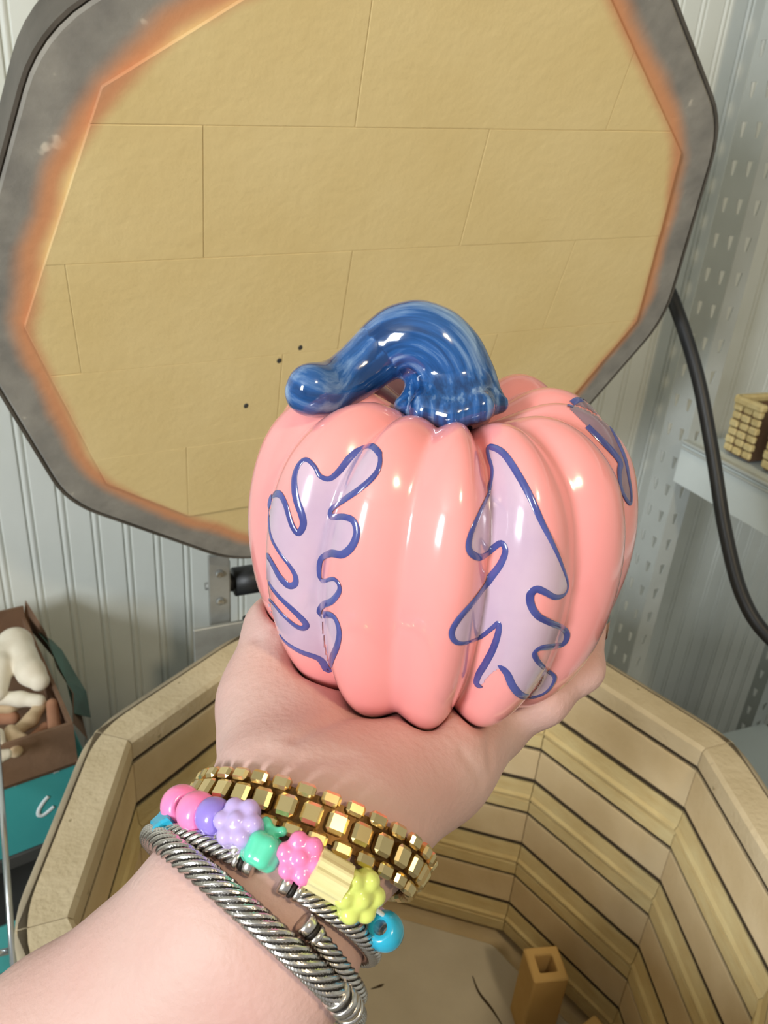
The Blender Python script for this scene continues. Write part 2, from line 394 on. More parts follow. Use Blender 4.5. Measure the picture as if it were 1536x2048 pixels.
# lid material: yellow clay with an orange then grey scorched ring following the ten sides
def lid_material(name, rough_ring=True):
    m = mat(name, srgb(224, 201, 146), .95, col2=srgb(217, 192, 134), scale=9, bump=.25, bscale=110)
    nt = m.node_tree; b = nt.nodes['Principled BSDF']; base = b.inputs['Base Color'].links[0].from_socket
    tc = nt.nodes.new('ShaderNodeTexCoord')
    no = nt.nodes.new('ShaderNodeTexNoise'); no.inputs['Scale'].default_value = 9; no.inputs['Detail'].default_value = 3; nt.links.new(tc.outputs['Object'], no.inputs['Vector'])
    last = None
    for k in range(5):
        a = math.radians(-90.9 + 36 * k)
        dt = nt.nodes.new('ShaderNodeVectorMath'); dt.operation = 'DOT_PRODUCT'; dt.inputs[1].default_value = (math.cos(a), math.sin(a), 0); nt.links.new(tc.outputs['Object'], dt.inputs[0])
        ab = nt.nodes.new('ShaderNodeMath'); ab.operation = 'ABSOLUTE'; nt.links.new(dt.outputs['Value'], ab.inputs[0])
        if last is None: last = ab.outputs[0]
        else:
            mx = nt.nodes.new('ShaderNodeMath'); mx.operation = 'SMOOTH_MAX'; mx.inputs[2].default_value = .03; nt.links.new(last, mx.inputs[0]); nt.links.new(ab.outputs[0], mx.inputs[1]); last = mx.outputs[0]
    ad = nt.nodes.new('ShaderNodeMath'); ad.operation = 'MULTIPLY_ADD'; ad.inputs[1].default_value = .030; nt.links.new(no.outputs[0], ad.inputs[0]); nt.links.new(last, ad.inputs[2])
    def ramp(lo, hi):
        r = nt.nodes.new('ShaderNodeMapRange'); r.interpolation_type = 'SMOOTHSTEP'; r.inputs[1].default_value = lo; r.inputs[2].default_value = hi; nt.links.new(ad.outputs[0], r.inputs[0]); return r.outputs[0]
    def mixc(fac, a, bcol):
        mx = nt.nodes.new('ShaderNodeMix'); mx.data_type = 'RGBA'; nt.links.new(fac, mx.inputs[0]); nt.links.new(a, mx.inputs[6]); mx.inputs[7].default_value = bcol; return mx.outputs[2]
    c1 = mixc(ramp(.303, .316), base, srgb(206, 146, 104))
    # grey scorched clay with pale chips
    n2 = nt.nodes.new('ShaderNodeTexNoise'); n2.inputs['Scale'].default_value = 30; n2.inputs['Detail'].default_value = 3; nt.links.new(tc.outputs['Object'], n2.inputs['Vector'])
    r2 = nt.nodes.new('ShaderNodeValToRGB'); r2.color_ramp.elements[0].position = .3; r2.color_ramp.elements[0].color = srgb(122, 119, 113); r2.color_ramp.elements[1].position = .70; r2.color_ramp.elements[1].color = srgb(150, 146, 137)
    e = r2.color_ramp.elements.new(.74); e.color = srgb(205, 196, 180); nt.links.new(n2.outputs[0], r2.inputs[0])
    mx = nt.nodes.new('ShaderNodeMix'); mx.data_type = 'RGBA'; nt.links.new(ramp(.316, .332), mx.inputs[0]); nt.links.new(c1, mx.inputs[6]); nt.links.new(r2.outputs[0], mx.inputs[7])
    nt.links.new(mx.outputs[2], b.inputs['Base Color'])
    return m
lid_mat = lid_material('scorched_lid_clay')
lrot = math.radians(-72.9)
lp = lambda R, fil=.11: rpoly(10, R, fil, 6, lrot)
slab = loft([ring3(lp(.3534), -.058), ring3(lp(.3534), -.002), ring3(lp(.3514), 0), ring3(lp(.02, .001), 0)], True)
lid = mk('lid', *slab, lid_mat, kiln, False, Matrix.Translation(-KC) @ lidM); lid['label'] = 'raised kiln lid with yellow brick face and scorched rim'
mk('lid_band', *loft([ring3(lp(.3539), -.052), ring3(lp(.3574), -.052), ring3(lp(.3574), -.0015), ring3(lp(.3549), -.0015), ring3(lp(.3539), -.003)]), mat('lid_band_steel', srgb(112, 106, 98), .6, .5, col2=srgb(90, 85, 78), scale=25), lid, False)
mk('lid_cover', *loft([ring3(lp(.350), -.0585), ring3(lp(.02, .001), -.0600)], True), MT['jacket'], lid)
# the raised middle, laid from bricks with thin sunk joints
def to_lid(px, py):
    q = on_plane(px, py, LC, LN) - LC; return np.array([q @ LX, q @ LS])
b0, b1 = to_lid(210, 243), to_lid(700, 250); bx = nrm(b1 - b0); by = np.array([-bx[1], bx[0]])
inner = rpoly(10, .3105, .002, 1, lrot); inner = [inner[i] for i in range(0, len(inner))]
def clip(poly, n, c):
    out = []
    for i in range(len(poly)):
        a, b = poly[i], poly[(i + 1) % len(poly)]; da, db = a @ n - c, b @ n - c
        if da <= 0: out.append(a)
        if da * db < 0: out.append(a + (b - a) * (da / (da - db)))
    return out
y_ref = b0 @ by; x_ref = to_lid(720, 150) @ bx; RH = abs((to_lid(270, 517) - b0) @ by)
xoff = {0: x_ref, 1: to_lid(965, 260) @ bx + .0, -1: to_lid(405, 505) @ bx, -2: to_lid(140, 600) @ bx}
for row in range(-4, 4):
    ya = y_ref + (row) * RH; yb = ya + RH; o_ = xoff.get(row, x_ref + .09 * row); BL = .229
    for q in range(-5, 6):
        xa = o_ + q * BL; g = .00014
        poly = [np.array(p) for p in inner]
        for n, c in ((-bx, -(xa + g)), (bx, xa + BL - g), (-by, -(ya + g)), (by, yb - g)): poly = clip(poly, n, c) if len(poly) > 2 else []
        if len(poly) > 2:
            ctr = sum(poly) / len(poly); ar = .5 * abs(sum(poly[i - 1][0] * poly[i][1] - poly[i][0] * poly[i - 1][1] for i in range(len(poly))))
            if ar < 2e-4: continue
            hz = .004 + random.uniform(-.00025, .00025)
            top = [ctr + (p - ctr) * (1 - .0006 / max(np.linalg.norm(p - ctr), .01)) for p in poly]
            mk('lid_brick', *loft([ring3(poly, 0.0001), ring3(poly, hz - .0004), ring3(top, hz)], False, True), lid_mat, lid)
# pits in the lid face: small dark chips
for (x, y) in ((598, 690), (556, 716), (490, 806)):
    q = to_lid(x, y); v, f = lathe([(0, .0007), (.0018, .0005), (.0026, 0)], 7); mk('chip', [(a + q[0], b * 1.3 + q[1], c + .004) for a, b, c in v], f, MT['dark'], lid)
# hinge
hg = lambda x, y, z: LT * (-x) + dh * y + ZV * z
def hinge_part(name, parts, m, smooth=False): return mk(name, *xf(join(*parts), lambda p: hg(*p)), m, kiln, smooth)
hinge_part('hinge_plate', [box((0, .366, RIM - .06), (.30, .006, .14), .001)], MT['steel'])
for s in (-1, 1):
    hinge_part('hinge_arm', [box((s * .112, .385, RIM + .02), (.026, .006, .16), .001), box((s * .112 - .012 * s, .40, RIM + .03), (.004, .035, .12), .001)], MT['steel'])
    for zz in (-.03, .035, .075):
        v, f = lathe([(0, .004), (.004, .0035), (.0055, 0)], 8); mk('hinge_bolt', [hg(s * .112 + a, .381 - c, RIM + zz + b) for a, b, c in v], f, MT['chrome'], kiln)
hinge_part('hinge_rod', [tube([(-.125, .405, RIM + .045), (.125, .405, RIM + .045)], .005, 10)], MT['steel'], True)
for s in (-1, 1):
    hinge_part('hinge_spring', [tube([(s * .034, .405, RIM + .045), (s * .088, .405, RIM + .045)], .019, 14), tube([(s * .090, .405, RIM + .045), (s * .098, .405, RIM + .045)], .012, 14)], MT['black'], True)
hinge_part('junction_box', [box((.02, .395, RIM - .025), (.19, .04, .02), .002)], MT['black'])

# shelf and post inside the kiln
shelf_z = RIM - .500
o = mk('kiln_shelf', *loft([ring3(rpoly(10, .277, .02, 3, ROT), -.014), ring3(rpoly(10, .277, .02, 3, ROT), -.001), ring3(rpoly(10, .2755, .02, 3, ROT), 0)], True, True), MT['shelf_clay'], M4=Matrix.Translation((KC[0], KC[1], shelf_z)))
tag(o, 'pale grey ceramic kiln shelf lying at the bottom of the kiln', 'kiln shelf')
for k in range(3):
    a = 2.1 * k + 1; mk('support', *box((KC[0] + .2 * math.cos(a) - KC[0], KC[1] + .2 * math.sin(a) - KC[1], -.0295), (.03, .03, .0305)), MT['post_clay'], o)
for cpx in ([(945, 1952), (958, 1985), (985, 2020), (1010, 2060)], [(742, 1978), (760, 1972), (768, 1968)]):
    q = [on_plane(x, y, np.array([0, 0, shelf_z]), ZV) - np.array([KC[0], KC[1], shelf_z]) for x, y in cpx]
    v, f = tube(spline(q, 5), np.r_[np.linspace(.0008, .0022, 5 * (len(q) - 1) // 2 + 1), np.linspace(.0022, .0006, 5 * (len(q) - 1) + 1 - (5 * (len(q) - 1) // 2 + 1))], 6); mk('crack', [(a, b, c * .12 + .0001) for a, b, c in v], f, MT['element_and_gap'], o)
def kiln_post(px, py, hgt, w, ang, label, tilt=0.0):
    base = on_plane(px, py, np.array([0, 0, shelf_z + hgt]), ZV); base[2] = shelf_z
    w /= 2; i_ = w * .50; c = lambda h, z, r: ring3(rpoly(4, h * math.sqrt(2), r, 3, math.pi / 4), z)
    body = loft([c(i_, .002, .002), c(w, 0, .003), c(w, hgt - .002, .003), c(w - .002, hgt, .003), c(i_ + .001, hgt, .002), c(i_, hgt - .002, .002), c(i_, .002, .002)])
    o = mk('kiln_post', *body, MT['post_clay'], M4=Matrix.Translation(base) @ Matrix.Rotation(ang, 4, 'Z')); tag(o, label, 'kiln post', 'hollow kiln posts on the kiln shelf'); return o
kiln_post(1092, 1926, .125, .047, math.radians(10), 'tall hollow square clay post standing in the kiln')
kiln_post(1192, 2072, .085, .040, math.radians(35), 'short clay post at the bottom edge beside the tall hollow post')

# power cord on the lid's right edge
cp = spline([P(1300, 520, .98), P(1342, 590, .95), P(1392, 740, .93), P(1424, 900, .92), P(1450, 1060, .91), P(1484, 1190, .90), P(1536, 1272, .89), P(1640, 1350, .88), P(1800, 1380, .88)], 10)
cord = tag(mk('power_cord', *tube(cp, .0082, 14), MT['black'], smooth=True), 'thick black power cord hanging from the right edge of the lid', 'cord')

# ------------------------------------------------------------------ storage rack on the right
RE, RD = .922, .915
rack = empty('storage_rack', W(RE, RD, 0)); tag(rack, 'slotted steel storage rack with white shelf right of the kiln', 'shelf rack')
def rl(part): return lc(part, (RE, RD, 0))
def slotted(width, cols, height, pitch, along, hole=(.011, .02), z0=.0):
    """flange made of cells with real keyhole slots; along maps (x,z)->(e,d,z)"""
    V = []; Fc = []; n = int(height / pitch); cw = width / cols
    for r in range(n):
        for c in range(cols):
            x0, x1, za, zb = c * cw, (c + 1) * cw, z0 + r * pitch, z0 + (r + 1) * pitch
            xm = (x0 + x1) / 2; zm = (za + zb) / 2; hw, hh = hole[0] / 2, hole[1] / 2
            out = [(x0, za), (x1, za), (x1, zb), (x0, zb)]; inn = [(xm - hw * .45, zm - hh), (xm + hw * .45, zm - hh), (xm + hw, zm + hh), (xm - hw, zm + hh)]
            b = len(V); V += [along(*p) for p in out + inn]
            Fc += [(b + i, b + (i + 1) % 4, b + 4 + (i + 1) % 4, b + 4 + i) for i in range(4)]
    return V, Fc
def solidify(o, t):
    md = o.modifiers.new('thickness', 'SOLIDIFY'); md.thickness = t; md.offset = 0
for de, dd_, se, sd in ((0, 0, 1, 1), (.43, 0, -1, 1), (0, -.95, 1, -1), (.43, -.95, -1, -1)):
    v1 = slotted(.058, 2, 2.1, .050, lambda x, z: W(de, dd_ + sd * x, z)); v2 = slotted(.036, 1, 2.1, .050, lambda x, z: W(de + se * x, dd_, z))
    o = mk('post', *join(v1, v2), MT['rack'], rack); solidify(o, .002)
SZ = .971
for z in (SZ, .275, 1.75):
    mk('shelf_board', *rl(box((RE + .215, RD - .475, z - .012), (.43, .95, .02))), MT['rack_white'], rack)
    bm = mk('shelf_beam', *rl(join(box((RE - .004, RD - .475, z - .039), (.006, .95, .066)), )), MT['rack_white'], rack)
    mk('beam_lip', *rl(box((RE - .006, RD - .475, z - .001), (.012, .95, .005), .001)), MT['rack'], rack)
    mk('beam_lip', *rl(box((RE - .0075, RD - .475, z - .011), (.007, .95, .004), .001)), MT['rack'], rack)
    mk('shelf_beam', *rl(box((RE + .434, RD - .475, z - .039), (.006, .95, .066))), MT['rack_white'], rack)
def basket(d0, d1, h, e0, label, nc):
    o = empty('woven_basket', W(e0, d0, SZ + .002)); L = d0 - d1; org = (e0, d0, SZ + .002); wd = .16
    mk('liner', *lc(join(box((e0 + wd / 2, d0 - L / 2, SZ + .004), (wd - .012, L - .012, .004)), box((e0 + .006, d0 - L / 2, SZ + .002 + h / 2), (.004, L - .008, h)), box((e0 + wd - .006, d0 - L / 2, SZ + .002 + h / 2), (.004, L - .008, h)),
       box((e0 + wd / 2, d0 - .006, SZ + .002 + h / 2), (wd - .012, .004, h)), box((e0 + wd / 2, d1 + .006, SZ + .002 + h / 2), (wd - .012, .004, h))), org), MT['brown'], o)
    nr = 6; pm = None
    for side in range(2):
        cols = nc if side == 0 else 7; span = L if side == 0 else wd
        for r in range(nr):
            for c in range(cols):
                cw = span / cols; ch = h / nr; k = (c + .5) * cw; z = SZ + .004 + (r + .5) * ch
                if side == 0: pt = box((e0 + .002, d0 - k, z), (.007 + .003 * ((r + c) % 2), cw * .86, ch * .84), .0022)
                else: pt = box((e0 + k, d0 - .002, z), (cw * .86, .007 + .003 * ((r + c) % 2), ch * .84), .0022)
                mk('woven_strand', *lc(pt, org), MT['cream'], o)
    mk('basket_rim', *lc(join(box((e0 + .002, d0 - L / 2, SZ + .008 + h), (.014, L, .012), .003), box((e0 + wd / 2, d0 - .002, SZ + .008 + h), (wd, .014, .012), .003), box((e0 + wd - .002, d0 - L / 2, SZ + .008 + h), (.014, L, .012), .003)), org), MT['cream'], o)
    tag(o, label, 'basket', 'woven baskets on the white shelf')
basket(.862, .805, .078, .945, 'small cream woven basket on the shelf nearest the slotted post', 3)
basket(.785, .60, .085, .945, 'larger cream woven basket at the right edge of the photo', 9)

# ------------------------------------------------------------------ boxes on the left
lr_box = nrm(W(.06, -.28, 0) * 1.0); bxY = -lr_box                    # away from camera along the box side
bo = on_plane(146, 1446, np.array([0, 0, .745]), ZV)                    # front right top corner
Yb = nrm(on_plane(45, 1222, np.array([0, 0, .745]), ZV) - bo); Xb = np.array([Yb[1], -Yb[0], 0])
BLn, BWd, BHt = .252, .318, .062
def bl(part): return xf(part, lambda p: Xb * p[0] + Yb * p[1] + ZV * p[2])
b_org = bo - ZV * BHt
cb = empty('cardboard_box', b_org); tag(cb, 'shallow brown cardboard box full of bone-shaped clay pieces', 'box')
for nm, c, s in (('box_wall', (-BWd / 2, .002, BHt / 2), (BWd, .004, BHt)), ('box_wall', (-BWd / 2, BLn - .002, BHt / 2 + .008), (BWd, .004, BHt + .016)), ('box_wall', (-.002, BLn / 2, BHt / 2), (.004, BLn - .008, BHt)), ('box_wall', (-BWd + .002, BLn / 2, BHt / 2), (.004, BLn - .008, BHt)), ('box_floor', (-BWd / 2, BLn / 2, .002), (BWd, BLn, .004))):
    mk(nm, *bl(box(c, s)), MT['brown'], cb)
# torn flap hanging outward and green film behind it
mk('torn_flap', *bl(([(.0, .0, BHt), (.012, .05, BHt + .004), (.010, .12, BHt - .004), (.014, .19, BHt + .006), (.004, BLn, BHt + .024), (.0, BLn, BHt), (.018, .02, BHt - .05), (.026, .10, BHt - .04), (.022, .18, BHt - .04), (.006, BLn, BHt - .03)], [(0, 6, 7, 1), (1, 7, 2), (2, 7, 8), (2, 8, 3), (3, 8, 9, 4), (4, 9, 5)])), MT['brown'], cb)
fl = mk('plastic_film', *bl(([(.008, .03, .05), (.03, .05, .02), (.036, .09, .030), (.014, .09, .056), (.034, .13, .03), (.028, .17, .045), (.012, .17, .062), (.022, .20, .045), (.008, .21, .056)], [(0, 1, 2, 3), (3, 2, 4), (3, 4, 5, 6), (6, 5, 7, 8)])), MT['green']); fl.location = Vector(b_org); fl.scale = (1, 1, 1); solidify(fl, .0008)
tag(fl, 'crumpled dark green plastic film beside the cardboard box', 'plastic film')
# bisque pieces
def piece(px_pts, z, m, label, k=.006, r_scale=1.0, name='clay_piece', cat='clay piece'):
    """capsule skeleton given by (px,py,radius px, extra height)"""
    prims = []
    for chain in px_pts:
        pts = [(on_plane(x, y, np.array([0, 0, z + e]), ZV), r) for x, y, r, e in chain]
        for (a, ra), (b, rb) in zip(pts, pts[1:]):
            s = lambda p, r: r / F * (M.T @ (p - CAM))[2] * r_scale
            prims.append((a, b, s(a, ra), s(b, rb)))
    c = sum(q[0] for q in prims) / len(prims); prims = [(q[0] - c, q[1] - c, q[2], q[3]) for q in prims]
    o = link(name, fast_mesh(name, *sdf_blob(prims, .0022, k)), m); o.location = Vector(c); tag(o, label, cat, 'clay pieces in the cardboard box'); return o
B = .745
piece([[(30, 1290, 33, .0), (62, 1345, 26, -.002), (78, 1362, 20, -.006)], [(30, 1290, 33, 0), (-10, 1330, 28, 0)], [(0, 1335, 26, 0), (-5, 1385, 18, -.01)]], B + .015, MT['bone'], 'large smooth white forked clay piece on top of the pile')
piece([[(-20, 1395, 14, 0), (40, 1398, 14, 0), (78, 1402, 13, 0)]], B - .005, MT['bone'], 'pale clay rod lying across under the white forked piece')
piece([[(82, 1410, 13, 0), (62, 1440, 13, -.004), (34, 1462, 12, -.008)]], B - .012, MT['bone_buff'], 'buff clay rod slanting across the middle of the box')
piece([[(104, 1408, 11, 0), (110, 1462, 13, -.01)]], B - .008, MT['bone_red'], 'upright brown clay rod in the right corner of the box')
piece([[(92, 1455, 12, 0), (56, 1488, 12, -.004)]], B - .026, MT['bone_red'], 'terracotta rod slanting near the front of the box')
piece([[(-10, 1420, 10, 0), (20, 1416, 10, 0), (38, 1410, 8, 0)]], B - .018, MT['bone_buff'], 'thin buff rod at the left edge of the box')
piece([[(-5, 1435, 14, 0), (26, 1436, 13, 0)]], B - .028, MT['bone_red'], 'orange brown clay lump at the left edge of the box')
piece([[(22, 1462, 13, 0), (30, 1500, 15, -.004)], [(24, 1470, 12, 0), (46, 1476, 9, 0)]], B - .010, MT['bone_buff'], 'pinkish knuckle-shaped clay piece at the front of the box')
piece([[(-6, 1470, 14, 0), (0, 1490, 12, 0)]], B - .004, MT['bone'], 'small white round clay piece at the left edge of the photo')
piece([[(2, 1512, 13, 0), (14, 1508, 10, 0)]], B + .002, MT['bone'], 'white crumbly clay lump at the front left of the box')
piece([[(60, 1500, 12, 0), (125, 1480, 13, 0)]], B - .03, MT['bone_buff'], 'long buff rod lying along the front wall of the box')
# teal carton below
tz1 = b_org[2] - .001; tz0 = .573
tc_ = empty('teal_carton', np.array([b_org[0], b_org[1], tz0])); tag(tc_, 'teal carton with a white hand-drawn mark under the cardboard box', 'carton')
TH = tz1 - tz0; TO = (.012, .006)
mk('carton_body', *bl(box((-BWd / 2 - .0 + TO[0], .125 + TO[1], TH / 2), (BWd, .25, TH), .002)), MT['teal'], tc_)
def on_front(px, py):
    p0 = np.array([b_org[0], b_org[1], tz0]) + Yb * TO[1]; q = on_plane(px, py, p0, Yb) - np.array([b_org[0], b_org[1], tz0]); return np.array([q @ Xb, q @ Yb - .0006, q @ ZV])
def stroke(pxs, w, name):
    v, f = tube(spline([on_front(*p) for p in pxs], 6), w, 8); v = [(a, TO[1] + (b - TO[1]) * .25 - .0005, c) for a, b, c in v]; return mk(name, *bl((v, f)), MT['ink'], tc_, True)
stroke([(97, 1592), (88, 1602), (78, 1618), (77, 1629), (86, 1630), (98, 1621), (108, 1612)], .0026, 'white_mark')
stroke([(106, 1545), (112, 1542), (118, 1540)], .0018, 'paint_fleck')
stroke([(26, 1566), (29, 1570), (32, 1567)], .0018, 'paint_fleck')
# low stand carrying the cartons, dark bin and a second teal carton under it
st = empty('low_stand', (b_org[0], b_org[1], 0)); tag(st, 'dark low stand carrying the teal carton beside the kiln', 'stand')
mk('stand_top', *bl(box((-BWd / 2, .14, tz0 - .0105), (.36, .27, .02), .002)), MT['dark'], st)
for x in (-.33, -.005):
    for y in (.02, .25): mk('leg', *bl(box((x, y, (tz0 - .02) / 2), (.02, .02, tz0 - .021))), MT['dark'], st)
o = mk('storage_bin', *bl(join(box((-.16, .14, .17), (.27, .2, .33), .01), box((-.16, .14, .345), (.29, .22, .02), .005))), MT['dark']); o.location = Vector((b_org[0], b_org[1], 0)); tag(o, 'dark grey lidded bin under the teal carton', 'bin')
# wire rack in front
wr = empty('wire_rack', (0, 0, 0)); tag(wr, 'chrome wire rack at the lower left beside the kiln', 'wire rack')
w0, w1 = P(0, 1560, .80), P(28, 1945, .70)
wr.location = Vector((w1[0], w1[1], 0)); wl_ = np.array([w1[0], w1[1], 0])
wt = w0 + (w0 - w1) * .35; wbm = w1 + (w1 - w0) * .2
def wire(pts, r, name='wire'): mk(name, *tube(np.array(pts) - wl_, r, 10), MT['chrome'], wr, True)
wire([wt, wbm], .0032, 'upright')
wire([P(26, 1900, .715), P(-120, 1935, .70)], .0034); wire([P(28, 1948, .70), P(-120, 1985, .69)], .0034)
wire([P(-120, 1935, .70) + (w0 - w1) * 1.2, P(-120, 1985, .69)], .0042, 'upright')
o = mk('teal_pouch', *xf(box((0, 0, 0), (.14, .12, .1), .01), lambda p: P(-75, 2010, .74) + Xb * p[0] + Yb * p[1] + ZV * (p[2] - .03)), MT['teal']); tag(o, 'teal pouch in the wire rack at the lower left corner', 'pouch')

# ------------------------------------------------------------------ pumpkin
PC = P(874, 1078, .284); PA = .0680
toc = nrm(np.array([CAM[0] - PC[0], CAM[1] - PC[1], 0])); PR = np.array([-toc[1], toc[0], 0])      # PR: to the right in the picture
if PR @ M[:, 0] < 0: PR = -PR
prof = np.array([(0, -.70), (.3, -.765), (.52, -.77), (.76, -.66), (.93, -.36), (1.0, .0), (.987, .33), (.895, .61), (.71, .785), (.49, .83), (.27, .73), (.08, .62), (0, .60)])
pp = spline(prof, 20); ph = np.arctan2(pp[:, 0], pp[:, 1]); rr = np.hypot(pp[:, 0], pp[:, 1]); od = np.argsort(ph)
PHI = np.linspace(0, math.pi, 400); RAD = np.interp(PHI, ph[od], rr[od]); RAD = np.convolve(np.pad(RAD, 6, mode='edge'), np.ones(13) / 13, 'valid')
gr = [-33, -8.2, 15.6, 41.7]; gr = gr + list(np.linspace(41.7, 327, 11)[1:]); gr = np.radians(gr)
GD = np.array([.115, .075, .165, .075, .07, .09, .08, .1, .09, .1, .08, .09, .09, .115])
def pumpkin_R(th, phi):
    t = np.mod(th - gr[0], 2 * math.pi) + gr[0]; i = np.clip(np.searchsorted(gr, t, 'right') - 1, 0, len(gr) - 2)
    u = (t - gr[i]) / (gr[i + 1] - gr[i]); s = np.sin(math.pi * u); a = GD[i] * (1 - u) + GD[i + 1] * u
    fade = np.clip(np.sin(phi) * 1.9, 0, 1) ** .8
    return PA * np.interp(phi, PHI, RAD) * (1 - a * fade * (1 - (s * s + .022) ** .42))
def pumpkin_local(p):
    q = p - PC; x, y, z = q @ PR, q @ toc, q @ ZV; return np.arctan2(x, y), np.arccos(np.clip(z / np.maximum(np.linalg.norm(q, axis=1), 1e-6), -1, 1)), np.linalg.norm(q, axis=1)
def pumpkin_sd(p):
    th, phi, r = pumpkin_local(p); return (r - pumpkin_R(th, phi)) * .9
NT, NP = 420, 240
TH, PH = np.meshgrid(np.linspace(0, 2 * math.pi, NT, endpoint=False), np.linspace(.004, math.pi - .004, NP), indexing='ij')
R = pumpkin_R(TH.ravel(), PH.ravel()); dirs = np.sin(PH.ravel())[:, None] * (np.sin(TH.ravel())[:, None] * PR + np.cos(TH.ravel())[:, None] * toc) + np.cos(PH.ravel())[:, None] * ZV
pv = dirs * R[:, None]
ii, jj = np.meshgrid(np.arange(NT), np.arange(NP - 1), indexing='ij'); ii = ii.ravel(); jj = jj.ravel(); i2 = (ii + 1) % NT
pf = np.stack([ii * NP + jj, ii * NP + jj + 1, i2 * NP + jj + 1, i2 * NP + jj], 1)
a_, b_, c_ = pv[pf[0, 0]], pv[pf[0, 1]], pv[pf[0, 2]]
if np.cross(b_ - a_, c_ - a_) @ a_ < 0: pf = pf[:, ::-1]
PB = PC - ZV * PA * .77                                                  # lowest point
pump = empty('ceramic_pumpkin', PB); tag(pump, 'glossy pink ceramic pumpkin with blue stem and painted leaves held on the palm', 'pumpkin')
link('pumpkin_body', fast_mesh('pumpkin_body', pv + (PC - PB), pf), MT['pink'], pump)
bvh = BVHTree.FromPolygons([Vector(p) for p in pv + PC], [tuple(map(int, q)) for q in pf])
def hit(px, py, tree=None):
    h = (tree or bvh).ray_cast(Vector(CAM), Vector(ray(px, py)).normalized())
    return (np.array(h[0]), np.array(h[1])) if h[0] is not None else None
CX = lambda x, y: (480 + .53385 * x, 580 + .53385 * y)
leafR = [(935, 588), (985, 610), (1035, 680), (1085, 770), (1130, 870), (1170, 950), (1205, 1030), (1227, 1100), (1215, 1140), (1180, 1150), (1140, 1130), (1110, 1120), (1088, 1140), (1090, 1180), (1115, 1220), (1160, 1245), (1205, 1265), (1224, 1292), (1210, 1325), (1170, 1335), (1125, 1340), (1103, 1360), (1115, 1390), (1145, 1420), (1178, 1448), (1165, 1485), (1135, 1512), (1090, 1525), (1050, 1515), (1020, 1480), (1000, 1435), (972, 1415), (930, 1448), (903, 1478), (886, 1476), (895, 1440), (922, 1395), (950, 1340), (968, 1285), (970, 1248), (950, 1262), (900, 1300), (840, 1322), (805, 1315), (793, 1280), (820, 1230), (880, 1160), (930, 1090), (975, 1030), (995, 978), (980, 948), (945, 970), (905, 1000), (870, 990), (855, 960), (865, 910), (895, 840), (930, 760), (946, 680), (930, 615)]
leafL = [(522, 615), (490, 585), (450, 600), (410, 630), (370, 680), (335, 707), (300, 697), (280, 662), (250, 636), (225, 650), (207, 690), (205, 740), (214, 790), (232, 840), (238, 880), (220, 910), (200, 890), (185, 850), (170, 800), (150, 766), (125, 770), (112, 810), (110, 870), (120, 930), (150, 985), (185, 1030), (208, 1070), (207, 1100), (182, 1106), (150, 1075), (125, 1030), (104, 998), (103, 1040), (110, 1095), (140, 1140), (180, 1180), (222, 1220), (248, 1252), (235, 1266), (205, 1255), (160, 1215), (112, 1162), (124, 1230), (150, 1290), (180, 1325), (230, 1355), (300, 1382), (330, 1425), (345, 1380), (365, 1330), (372, 1280), (360, 1235), (340, 1217), (302, 1215), (310, 1182), (345, 1165), (372, 1130), (370, 1100), (350, 1082), (310, 1090), (298, 1060), (305, 1010), (340, 987), (385, 990), (420, 960), (438, 910), (425, 865), (390, 850), (345, 850), (345, 825), (370, 800), (400, 780), (450, 745), (500, 700), (522, 660)]
leafE = [(1236, 440), (1265, 412), (1305, 420), (1345, 455), (1390, 520), (1425, 590), (1444, 640), (1455, 700), (1464, 760), (1462, 800), (1440, 775), (1424, 730), (1420, 680), (1424, 648), (1400, 612), (1360, 570), (1310, 520), (1268, 478)]
def smooth_closed(pts, n=5):
    q = [CX(*p) for p in pts]; m = len(q); s = spline(q[-2:] + q + q[:2], n); return s[2 * n:2 * n + m * n]
def inside(pts, poly):
    x, y = pts[:, 0], pts[:, 1]; r = np.zeros(len(pts), bool); n = len(poly)
    for i in range(n):
        x0, y0 = poly[i]; x1, y1 = poly[(i + 1) % n]
        c = ((y0 > y) != (y1 > y)); 
        with np.errstate(divide='ignore', invalid='ignore'): r ^= c & (x < (x1 - x0) * (y - y0) / (y1 - y0) + x0)
    return r
def surf(px, py, off):
    h = hit(px, py)
    if h is None: return None
    th, phi, r = pumpkin_local(h[0][None]); d = nrm(h[0] - PC); return h[0] + h[1] * off, h[1]
